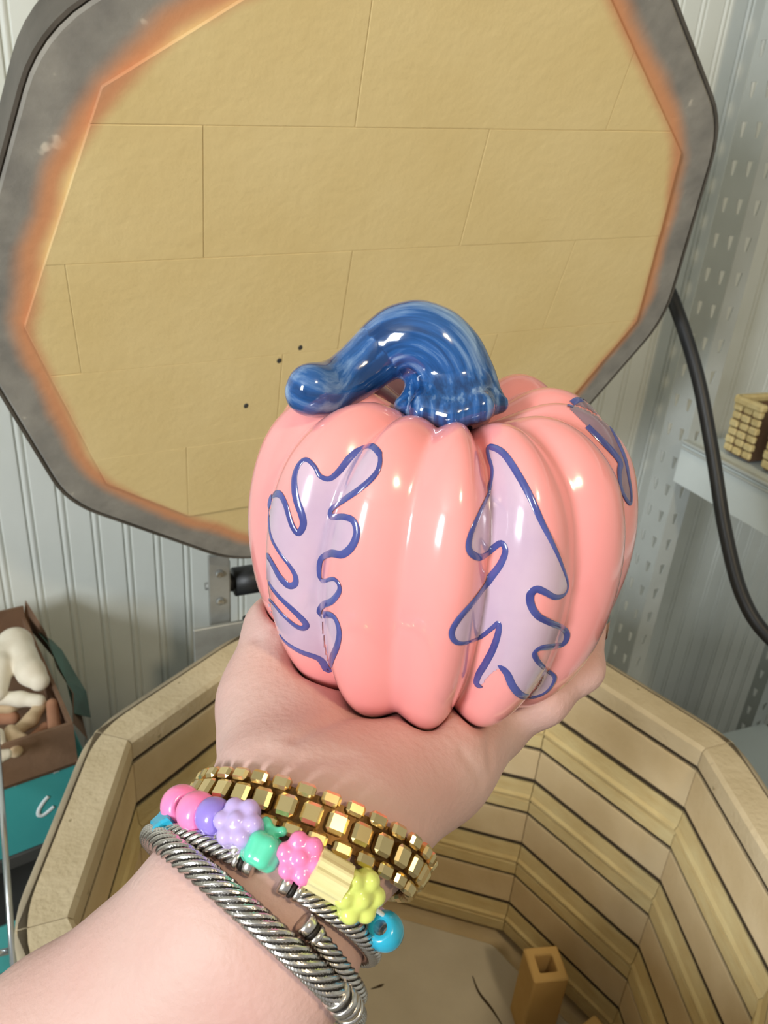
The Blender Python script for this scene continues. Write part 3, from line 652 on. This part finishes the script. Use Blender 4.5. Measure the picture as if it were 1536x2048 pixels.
def leaf(poly, fill, gaps, w=8.0, step=3.0):
    o = None; x0, y0 = poly.min(0); x1, y1 = poly.max(0)
    gx, gy = np.arange(x0, x1 + step, step), np.arange(y0, y1 + step, step); G = np.array([(a, b) for a in gx for b in gy]); ins = inside(G, poly).reshape(len(gx), len(gy))
    idx = {}; v = []; f = []
    def vid(i, j):
        if (i, j) not in idx:
            s = surf(gx[i], gy[j], .00018)
            if s is None: return None
            idx[(i, j)] = len(v); v.append(s[0] - PB)
        return idx[(i, j)]
    for i in range(len(gx) - 1):
        for j in range(len(gy) - 1):
            if int(ins[i, j]) + int(ins[i + 1, j]) + int(ins[i, j + 1]) + int(ins[i + 1, j + 1]) >= 2:
                q = [vid(i, j), vid(i, j + 1), vid(i + 1, j + 1), vid(i + 1, j)]
                if None in q: continue
                e = np.array([v[k] for k in q]); 
                if max(np.linalg.norm(e[k] - e[k - 1]) for k in range(4)) < .004: f.append(q)
    o = mk('painted_leaf', v, f, fill, pump, True); o['label'] = 'muted lavender painted leaf'
    # brushed outline: ribbon with a varying width, domed a little
    P_ = []; Nn = []
    for p in poly:
        s = surf(p[0], p[1], .00030)
        if s is not None: P_.append(s[0]); Nn.append(s[1])
    P_ = np.array(P_); Nn = np.array(Nn); n = len(P_); T = np.roll(P_, -1, 0) - np.roll(P_, 1, 0); T /= np.linalg.norm(T, axis=1)[:, None] + 1e-12
    Bn = np.cross(Nn, T); Bn /= np.linalg.norm(Bn, axis=1)[:, None] + 1e-12
    dep = (P_ - CAM) @ M[:, 2]
    ww = np.array([w * (.82 + .3 * math.sin(i * .11 + 1) * math.sin(i * .037)) for i in range(n)]) * dep / F
    v = []; f = []
    for i in range(n):
        for q, (s_, hgt) in enumerate(((-1, -.00006), (-.75, .00008), (0, .00011), (.75, .00008), (1, -.00006))):
            pt = P_[i] + Bn[i] * s_ * ww[i]
            near = bvh.find_nearest(Vector(pt)); v.append(np.array(near[0]) + np.array(near[1]) * (.0003 + hgt) - PB)
    for i in range(n):
        j = (i + 1) % n
        if np.linalg.norm(P_[i] - P_[j]) > .004 or any(a <= i < b for a, b in gaps): continue
        for q in range(4): f.append((i * 5 + q, i * 5 + q + 1, j * 5 + q + 1, j * 5 + q))
    ol = mk('leaf_outline', v, f, MT['line'], o, True)
    return o
pl = smooth_closed(leafR); leaf(pl, MT['lav'], [(31 * 5, 33 * 5)])
pl = smooth_closed(leafL); leaf(pl, MT['lav'], [(31 * 5, 33 * 5), (41 * 5, 43 * 5)])
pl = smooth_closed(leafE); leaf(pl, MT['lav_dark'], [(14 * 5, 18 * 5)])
# stem, modelled in the upright plane through the top of the pumpkin
pole = PC + ZV * PA * .62
def SP(px, py, back=0): return on_plane(px, py, pole - toc * back, toc)
rp = lambda r: r * .262 / F
ch = [(905, 800, 84), (905, 765, 76), (893, 720, 66), (868, 688, 62), (832, 672, 58), (795, 678, 53), (760, 703, 48), (722, 737, 44), (685, 766, 41), (650, 780, 40), (622, 782, 38)]
sb = lambda i: -.0055 * max(0, i - 6)                                # the tip curls towards the viewer
prims = [(SP(a[0], a[1], sb(i)), SP(b[0], b[1], sb(i + 1)), rp(a[2]), rp(b[2])) for i, (a, b) in enumerate(zip(ch, ch[1:]))]
prims += [(SP(880, 775), SP(808, 812, -.012), rp(46), rp(20)), (SP(930, 770), SP(1000, 808, -.010), rp(46), rp(17)), (SP(905, 790), SP(905, 832, -.022), rp(60), rp(30)), (SP(890, 790), SP(850, 818, -.020), rp(46), rp(30)), (SP(920, 790), SP(960, 814, -.019), rp(46), rp(28)), (SP(905, 790), SP(905, 800, .012), rp(60), rp(34)), (SP(612, 786, sb(10)), SP(620, 772, sb(10)), rp(32), rp(34))]
prims = [(q[0] - PB, q[1] - PB, q[2], q[3]) for q in prims]
stem_m = mat('streaky_blue_glaze', srgb(20, 56, 104), .12, col2=srgb(128, 158, 194), scale=1.0, amount=1.0, coat=.8, detail=6)
# streaks run along the stem: noise stretched in its curving plane
nt = stem_m.node_tree; nz = [n for n in nt.nodes if n.type == 'TEX_NOISE'][0]; tcn = [n for n in nt.nodes if n.type == 'TEX_COORD'][0]
rpn = [n for n in nt.nodes if n.type == 'VALTORGB'][0]; rpn.color_ramp.elements[0].position = .40; rpn.color_ramp.elements[1].position = .69
e = rpn.color_ramp.elements.new(.54); e.color = srgb(36, 86, 148)
at = nt.nodes.new('ShaderNodeAttribute'); at.attribute_name = 'flow'; nt.links.new(at.outputs['Vector'], nz.inputs['Vector'])
sv, sf = sdf_blob(prims, .0011, .006)
stem_me = fast_mesh('stem', sv, sf)
axis = spline([SP(a[0], a[1], sb(i)) - PB for i, a in enumerate(ch)], 12); axr = np.cumsum(np.r_[0, np.linalg.norm(np.diff(axis, axis=0), axis=1)])
co = np.empty(len(stem_me.vertices) * 3, np.float32); stem_me.vertices.foreach_get('co', co); co = co.reshape(-1, 3)
dd = np.linalg.norm(co[:, None] - axis[None], axis=2); na = dd.argmin(1); dl = co - axis[na]
tan = np.gradient(axis, axis=0); tan /= np.linalg.norm(tan, axis=1)[:, None]; side = np.cross(toc, tan[na])
flow = np.stack([axr[na] * 26, (dl * side).sum(1) * 330, (dl @ toc) * 160], 1).astype(np.float32)
fa_ = stem_me.attributes.new('flow', 'FLOAT_VECTOR', 'POINT'); fa_.data.foreach_set('vector', flow.ravel())
o = link('stem', stem_me, stem_m, pump); o['label'] = 'curled streaky blue stem'

# ------------------------------------------------------------------ hand and forearm
ha = nrm(np.array([.36, .93, 0])); hl = np.array([ha[1], -ha[0], 0])
def H(l, a, z): return PB + hl * l + ha * a + ZV * z
def cz(px, py, z): return P(px, py, z)
arm = []
def seg(a, b, ra, rb, k=.014): arm.append((a, b, ra, rb, k))
# forearm: two bones side by side make an oval section
wA, wB = cz(622, 1660, .226), cz(500, 1850, .219)          # wrist, cuff
fC, fD = cz(170, 2180, .224), cz(-420, 2720, .236); eL = cz(-760, 3040, .246)
ac = nrm(np.cross(wB - fC, ray(450, 1850))); ac = ac if ac @ M[:, 0] > 0 else -ac       # across the arm, to the right
acw = nrm(.6 * ac + .4 * hl)
seg(wA + acw * .0105, wB + ac * .0115, .0160, .0180); seg(wA - acw * .0105, wB - ac * .0115, .0160, .0180); seg(wA, wB, .0185, .0205)
seg(wB + ac * .0125, fC + ac * .015, .0185, .0225); seg(wB - ac * .0125, fC - ac * .015, .0185, .0225); seg(wB, fC, .0205, .026)
seg(fC + ac * .015, fD + ac * .02, .0225, .03); seg(fC - ac * .015, fD - ac * .02, .0225, .03); seg(fD, eL, .042, .038, .03)
# palm
MCP = dict(i=H(-.034, -.002, -.017), m=H(-.012, .004, -.0185), r=H(.011, .001, -.018), p=H(.030, -.010, -.014))
for kx, ww_ in (('i', -.010), ('m', -.004), ('r', .003), ('p', .009)): seg(wA + hl * ww_ + ha * .012 - ZV * .003, MCP[kx], .0150, .0125)
seg(H(-.020, -.080, -.003), H(-.040, -.046, -.003), .0195, .0195); seg(H(-.030, -.055, -.006), H(-.032, -.015, -.012), .017, .014)     # thenar
seg(H(.010, -.078, -.008), H(.021, -.042, -.011), .0185, .0170); seg(H(.021, -.042, -.011), MCP['p'], .0165, .0125)                     # hypothenar
seg(H(0, -.075, -.013), H(0, -.02, -.019), .016, .014)
FING = {}
def finger(key, pts, rad):
    FING[key] = pts
    for (a, b), (ra, rb) in zip(zip(pts, pts[1:]), zip(rad, rad[1:])): seg(a, b, ra, rb, .006)
finger('t', [H(-.040, -.050, -.001), P(566, 1264, .292), P(628, 1165, .325), P(655, 1095, .348)], [.0180, .0138, .0115, .0088])
finger('i', [MCP['i'], H(-.040, .040, -.012), H(-.042, .064, .002), H(-.040, .078, .020)], [.0115, .0098, .0088, .0074])
finger('m', [MCP['m'], H(-.012, .050, -.014), H(-.012, .074, .004), H(-.011, .086, .024)], [.0118, .0100, .0090, .0076])
finger('r', [MCP['r'], H(.016, .044, -.014), H(.020, .068, .002), H(.022, .080, .020)], [.0115, .0098, .0088, .0074])
finger('p', [MCP['p'], P(1080, 1395, .291), P(1158, 1335, .300), P(1178, 1245, .318)], [.0125, .0098, .0086, .0072])
armf0 = union(arm, .014)
def trace(px, py):
    r = nrm(ray(px, py)); t = .12
    for _ in range(60): t += float(armf0((CAM + r * t)[None])[0]) * .9
    return CAM + r * t
creases = []
for pl_, dp, wd_ in (([(400, 1548), (450, 1541), (510, 1552), (565, 1578)], .0009, .0022), ([(410, 1524), (445, 1518), (500, 1530)], .0006, .002), ([(462, 1300), (515, 1277), (556, 1262)], .0008, .0018), ([(590, 1478), (640, 1450), (700, 1428)], .0010, .0024),
                    ([(990, 1440), (978, 1485), (982, 1530)], .0008, .002), ([(925, 1505), (950, 1540), (962, 1565)], .0007, .002), ([(520, 1500), (600, 1520), (700, 1512)], .0006, .003), ([(700, 1600), (780, 1620), (850, 1650)], .0005, .0016)):
    q = spline([trace(*p) for p in pl_], 4); creases.append((q, dp, wd_))
clo = np.min([c[0].min(0) for c in creases], 0) - .012; chi = np.max([c[0].max(0) for c in creases], 0) + .012
def armf(p):
    d = armf0(p); m = ((p > clo) & (p < chi)).all(1) & (np.abs(d) < .012)
    if m.any():
        pm = p[m]; add = np.zeros(len(pm))
        for q, dp, wd_ in creases:
            dm = np.full(len(pm), 1.)
            for a, b in zip(q, q[1:]): dm = np.minimum(dm, caps_sd(pm, a, b, 0, 0))
            add += dp * np.exp(-(dm / wd_) ** 2)
        d[m] = d[m] + add
    return smax(d, -(pumpkin_sd(p) - .0004), .004)
allp = np.array([q[0] for q in arm] + [q[1] for q in arm])
av, afc = nets(armf, allp.min(0) - .05, allp.max(0) + .05, .0015)
person = link('person', fast_mesh('person', av - PB, afc), MT['skin']); person.location = Vector(PB)
tag(person, 'bare left forearm and open upturned hand holding the pink pumpkin', 'person')
abvh = BVHTree.FromPolygons([Vector(p) for p in av], [tuple(map(int, q)) for q in afc])
for key, pts in FING.items():
    a, b = pts[-2], pts[-1]; t = nrm(b - a); outw = nrm((b - PC) - ((b - PC) @ t) * t); sd_ = np.cross(t, outw); r = .0078
    v = []; f = []
    for i in range(9):
        for j in range(7):
            u = (i / 8 - .5) * 2; w_ = (j / 6 - .5) * 2; an = w_ * .95 * math.sqrt(max(0, 1 - .35 * max(u, 0) ** 2))
            v.append(b + t * u * .0052 + (outw * math.cos(an) + sd_ * math.sin(an)) * (r + .0004) - PB)
    f = [(i * 7 + j, i * 7 + j + 1, (i + 1) * 7 + j + 1, (i + 1) * 7 + j) for i in range(8) for j in range(6)]
    mk('fingernail', v, f, MT['nail'], person, True)

# ------------------------------------------------------------------ jewellery
axis_pts = [H(0, -.06, -.01), wA, wB, fC]
def band(pxs, off, n=240):
    """closed curve around the arm in the plane through three points seen on its skin"""
    hs = [hit(x, y, abvh)[0] for x, y in pxs]; nn = nrm(np.cross(hs[1] - hs[0], hs[2] - hs[0]))
    c = None
    for a, b in zip(axis_pts, axis_pts[1:]):
        s = ((hs[1] - a) @ nn) / ((b - a) @ nn)
        if -.001 <= s <= 1.001: c = a + (b - a) * s; break
    if c is None: c = hs[1] - (hs[1] - CAM) / np.linalg.norm(hs[1] - CAM) * -.02
    u = nrm((hs[0] - c) - ((hs[0] - c) @ nn) * nn); w_ = np.cross(nn, u)
    an = np.linspace(0, 2 * math.pi, n, endpoint=False); D_ = np.cos(an)[:, None] * u + np.sin(an)[:, None] * w_
    lo = np.zeros(n); hi = np.full(n, .06)
    for _ in range(24):
        mid = (lo + hi) / 2; s = armf0(c + D_ * mid[:, None]) < off; lo = np.where(s, mid, lo); hi = np.where(s, hi, mid)
    rad = (lo + hi) / 2
    k = np.ones(9) / 9; rad = np.convolve(np.r_[rad[-4:], rad, rad[:4]], k, 'valid')
    pts = c + D_ * rad[:, None]; e = 1e-4
    nor = np.stack([armf0(pts + e * np.eye(3)[i]) - armf0(pts - e * np.eye(3)[i]) for i in range(3)], 1); nor /= np.linalg.norm(nor, axis=1)[:, None]
    return pts, nor, nn
def near_ray(pts, px, py, front=True):
    r = nrm(ray(px, py)); q = pts - CAM; d = np.linalg.norm(q - (q @ r)[:, None] * r, axis=1) + .25 * (q @ r); return int(d.argmin())
def resample(pts, n):
    q = np.vstack([pts, pts[:1]]); s = np.r_[0, np.cumsum(np.linalg.norm(np.diff(q, axis=0), axis=1))]; t = np.linspace(0, s[-1], n, endpoint=False)
    return np.stack([np.interp(t, s, q[:, i]) for i in range(3)], 1), s[-1]
def gradn(p):
    e = 1e-4; g = np.stack([armf0(p + e * np.eye(3)[i]) - armf0(p - e * np.eye(3)[i]) for i in range(3)], 1); return g / np.linalg.norm(g, axis=1)[:, None]
# gold watch-band bracelet: three rows of links
gp, gn, gnn = band([(440, 1588), (620, 1632), (800, 1720)], .0026)
if gnn @ (wB - wA) > 0: gnn = -gnn                                   # gnn towards the hand
_, Ltot = resample(gp, 10); NL = int(round(Ltot / .0071))
lk, _ = resample(gp, NL * 2); ln = gradn(lk)
gold = empty('gold_link_bracelet', gp.mean(0)); tag(gold, 'gold three-row link bracelet closest to the hand', 'bracelet'); go = gp.mean(0)
me_c = mesh('link', *box((0, 0, 0), (.0056, .0056, .0034), .0009)); me_c.materials.append(MT['gold'])
me_s = mesh('link', *box((0, 0, 0), (.0053, .0037, .0030), .0008)); me_s.materials.append(MT['gold'])
for i in range(NL * 2):
    t = nrm(lk[(i + 1) % (2 * NL)] - lk[i - 1]); n = nrm(ln[i] - (ln[i] @ t) * t); s = np.cross(n, t)
    sg = 1 if s @ gnn > 0 else -1
    if i % 2 == 0: link('link', me_c, None, gold, frame(lk[i] - go + n * .0005, t, s, n))
    else:
        for r_ in (-1, 1): link('link', me_s, None, gold, frame(lk[i] - go + s * r_ * .0053, t, s, n))
inn_, _ = resample(gp, NL * 3); inn_n = gradn(inn_)
v = []; f = []; m_ = len(inn_)
for i in range(m_):
    t = nrm(inn_[(i + 1) % m_] - inn_[i - 1]); n = inn_n[i]; s = nrm(np.cross(n, t))
    for a, b in ((-.0052, -.0008), (.0052, -.0008), (.0052, -.0018), (-.0052, -.0018)): v.append(inn_[i] + s * a + n * b - go)
f = [(i * 4 + q, i * 4 + (q + 1) % 4, ((i + 1) % m_) * 4 + (q + 1) % 4, ((i + 1) % m_) * 4 + q) for i in range(m_) for q in range(4)]
mk('link_backing', v, f, MT['gold_dark'], gold)

# silver twisted-cable cuffs
def rope(pts, r, lobes, pitch, n=36):
    pts = np.asarray(pts); N = len(pts); T = np.gradient(pts, axis=0); T /= np.linalg.norm(T, axis=1)[:, None]; s = np.r_[0, np.cumsum(np.linalg.norm(np.diff(pts, axis=0), axis=1))]
    u = nrm(np.cross(T[0], [.2, .3, .9])); v = []; f = []
    for i in range(N):
        u = nrm(u - (u @ T[i]) * T[i]); w_ = np.cross(T[i], u)
        for k in range(n):
            a = 2 * math.pi * k / n; q = abs(math.sin(lobes * .5 * (a + 2 * math.pi * s[i] / pitch)))
            rr_ = r * (.58 + .42 * q ** .6); v.append(pts[i] + rr_ * (math.cos(a) * u + math.sin(a) * w_))
    f = [(i * n + k, i * n + (k + 1) % n, (i + 1) * n + (k + 1) % n, (i + 1) * n + k) for i in range(N - 1) for k in range(n)]
    return v, f
def cuff(pxs, a_px, b_px, r, label, lobes, pitch, gap_front=True, cap=True, lift=0.0):
    """open cuff: runs round the back of the arm from a_px to b_px; both ends show on the inner wrist"""
    pts, nor, nn = band(pxs, r * .92 + lift, 600); ia = near_ray(pts, *a_px); ib = near_ray(pts, *b_px); n = len(pts)
    if gap_front:
        m1 = near_ray(pts, (a_px[0] + b_px[0]) / 2, (a_px[1] + b_px[1]) / 2)
        fwd = [(ia + k) % n for k in range(n) if True]; path = []
        stepd = 1
        inc = [(ia + k) % n for k in range(((ib - ia) % n) + 1)]
        path = inc if m1 not in inc else [(ia - k) % n for k in range(((ia - ib) % n) + 1)]
    q = pts[path]; s = np.r_[0, np.cumsum(np.linalg.norm(np.diff(q, axis=0), axis=1))]; t = np.arange(0, s[-1], .00035); q = np.stack([np.interp(t, s, q[:, i]) for i in range(3)], 1)
    c = q.mean(0); o = empty('cable_cuff', c); tag(o, label, 'cuff bracelet', 'silver twisted cable cuffs')
    mk('cable', *[(lambda vf: ([p - c for p in vf[0]], vf[1]))(rope(q, r, lobes, pitch))][0], MT['silver'], o, True)
    mk('cable_core', *[(lambda vf: ([p - c for p in vf[0]], vf[1]))(tube(q[::8], r * .845, 14))][0], MT['silver_dark'], o, True)
    for e0, e1 in ((q[0], q[6]), (q[-1], q[-7])):
        tt = nrm(e0 - e1)
        for a, b, k in ((-.0012, .0005, 1.12), (.0007, .0018, 1.02), (.0020, .0046, 1.14)):
            p_ = [e0 + tt * a, e0 + tt * (a + .0003), e0 + tt * (b - .0003), e0 + tt * b]; v, f = tube(p_, np.array([.9, 1, 1, .86]) * r * k, 16); mk('end_cap', [x - c for x in v], f, MT['silver'] if k > 1.05 else MT['silver_dark'], o, True)
    return o
cuff([(345, 1700), (500, 1830), (640, 1960)], (668, 2004), (690, 2075), .0036, 'thick silver twisted cable cuff nearest the forearm', 8, .0225)
cuff([(380, 1680), (470, 1718), (600, 1790)], (478, 1722), (592, 1780), .0026, 'thin silver cable cuff with its opening under the mint bead', 6, .0145)
cuff([(440, 1668), (640, 1885), (690, 1950)], (455, 1690), (625, 1872), .0025, 'thin silver cable cuff with capped end just above the thick cuff', 6, .0145)

# bead bracelet
bp, bn, bnn = band([(420, 1640), (560, 1710), (700, 1790)], .0042, 600); bc = bp.mean(0)
beads = empty('bead_bracelet', bc); tag(beads, 'stretch bracelet of pastel plastic beads over the gold bracelet', 'bracelet')
mk('elastic_cord', *[(lambda vf: ([p - bc for p in vf[0]], vf[1]))(tube(bp, .0006, 6, closed=True))][0], MT['white_board'], beads, True)
def bead_mesh(kind, r):
    if kind == 'pony':
        pr = [(r * .38, -r * .72)] + [(r * (.52 + .48 * math.cos(a)), r * .78 * math.sin(a)) for a in np.linspace(-1.45, 1.45, 13)] + [(r * .38, r * .72), (r * .34, 0), (r * .38, -r * .72)]
        return mesh('bead', *lathe(pr, 28), True)
    if kind == 'flower':
        pr = [((0, 0, -r * .18), (0, 0, r * .18), r * .45, r * .45)] + [((r * .62 * math.cos(a), r * .62 * math.sin(a), -r * .16), (r * .62 * math.cos(a), r * .62 * math.sin(a), r * .16), r * .38, r * .38) for a in np.arange(6) * math.pi / 3] + [((0, 0, r * .3), (0, 0, r * .4), r * .24, r * .24)]
        return fast_mesh('bead', *sdf_blob(pr, r * .085, r * .18))
    if kind == 'apple':
        pr = [((r * .42 * math.cos(a), r * .42 * math.sin(a), -r * .25), (r * .46 * math.cos(a), r * .46 * math.sin(a), r * .25), r * .46, r * .48) for a in np.arange(6) * math.pi / 3] + [((0, 0, 0), (0, 0, r * .9), r * .3, r * .2), ((0, 0, r * .85), (r * .45, 0, r * 1.1), r * .2, r * .24), ((0, 0, r * .85), (-r * .4, r * .1, r * 1.05), r * .18, r * .22)]
        return fast_mesh('bead', *sdf_blob(pr, r * .085, r * .12))
    if kind == 'barrel':
        v = []; f = []; n = 48; zs = [(-1, .86), (-.94, 1), (.94, 1), (1, .86)]
        for z, q in zs:
            for k in range(n): a = 2 * math.pi * k / n; rr_ = r * q * (1 + .05 * math.cos(10 * a)); v.append((rr_ * math.cos(a), rr_ * math.sin(a), z * r * .98))
        f = [(i * n + k, i * n + (k + 1) % n, (i + 1) * n + (k + 1) % n, (i + 1) * n + k) for i in range(3) for k in range(n)] + [tuple(range(n))[::-1], tuple(3 * n + k for k in range(n))]
        return mesh('bead', v, f)
    if kind == 'star':
        p2 = [(r * (1 if k % 2 == 0 else .62) * math.cos(k * math.pi / 5), r * (1 if k % 2 == 0 else .62) * math.sin(k * math.pi / 5)) for k in range(10)]
        return mesh('bead', *loft([ring3([(a * .85, b * .85) for a, b in p2], -r * .5), ring3(p2, -r * .35), ring3(p2, r * .35), ring3([(a * .85, b * .85) for a, b in p2], r * .5)], True, True))
cl = []
def bead(kind, col, px, py, r, mode, lab, lift=.0, spin=0, idx=None):
    i = idx if idx is not None else near_ray(bp, px, py); p = bp[i]
    if idx is None:
        # slide onto the picked ray at the depth of the string
        rr_ = ray(px, py); z = ((p - CAM) @ M[:, 2]); p = .25 * p + .75 * (CAM + rr_ * z)
    t = nrm(bp[(i + 4) % len(bp)] - bp[i - 4]); n = nrm(bn[i] - (bn[i] @ t) * t); s = np.cross(n, t)
    me = bead_mesh(kind, r); me.materials.append(PL[col])
    p = p + n * lift
    if mode == 'string': fr = frame(p - bc, n, s, t)
    elif mode == 'face': fr = frame(p - bc, t, s, n)
    elif mode == 'up': fr = frame(p - bc, *(lambda z: (np.cross(n, z), n, z))(nrm(s if s @ gnn > 0 else -s)))
    if spin: fr = fr @ Matrix.Rotation(spin, 4, 'Z')
    o = link('bead', me, None, beads, fr); o['label'] = lab; cl.append(i); return o
bead('star', 'blue', 320, 1652, .0048, 'face', 'sky blue star bead at the wrist edge')
bead('pony', 'pink', 362, 1610, .0058, 'string', 'round bubblegum pink bead, outer of the pair')
bead('pony', 'pink', 394, 1624, .0056, 'string', 'round bubblegum pink bead beside the violet one')
bead('pony', 'purple', 428, 1630, .0050, 'string', 'violet round bead')
bead('flower', 'lilac', 482, 1646, .0068, 'face', 'lilac flower bead', .001, .3)
bead('apple', 'mint', 524, 1708, .0060, 'up', 'mint green fruit bead with leaves', .001)
bead('flower', 'pink', 603, 1712, .0066, 'face', 'pink flower bead', .0006, .1)
bead('barrel', 'cream', 658, 1748, .0052, 'string', 'cream ridged barrel bead')
bead('flower', 'lime', 714, 1786, .0072, 'face', 'lime flower bead', .001, .5)
bead('pony', 'blue', 770, 1872, .0052, 'string', 'turquoise round bead at the far side of the wrist')
i0, i1 = cl[-1], cl[0]; n = len(bp); fw = (i1 - i0) % n; bwd = (i0 - i1) % n
mid = cl[4]; inc = (mid - i0) % n < fw
rng_ = [(i0 - int(bwd * q / 13)) % n for q in range(3, 12)] if inc else [(i0 + int(fw * q / 13)) % n for q in range(3, 12)]
for q, i in enumerate(rng_): bead('pony', ['lilac', 'mint', 'pink', 'lime', 'blue', 'purple'][q % 6], 0, 0, .0042, 'string', 'round bead on the back of the wrist', idx=i)
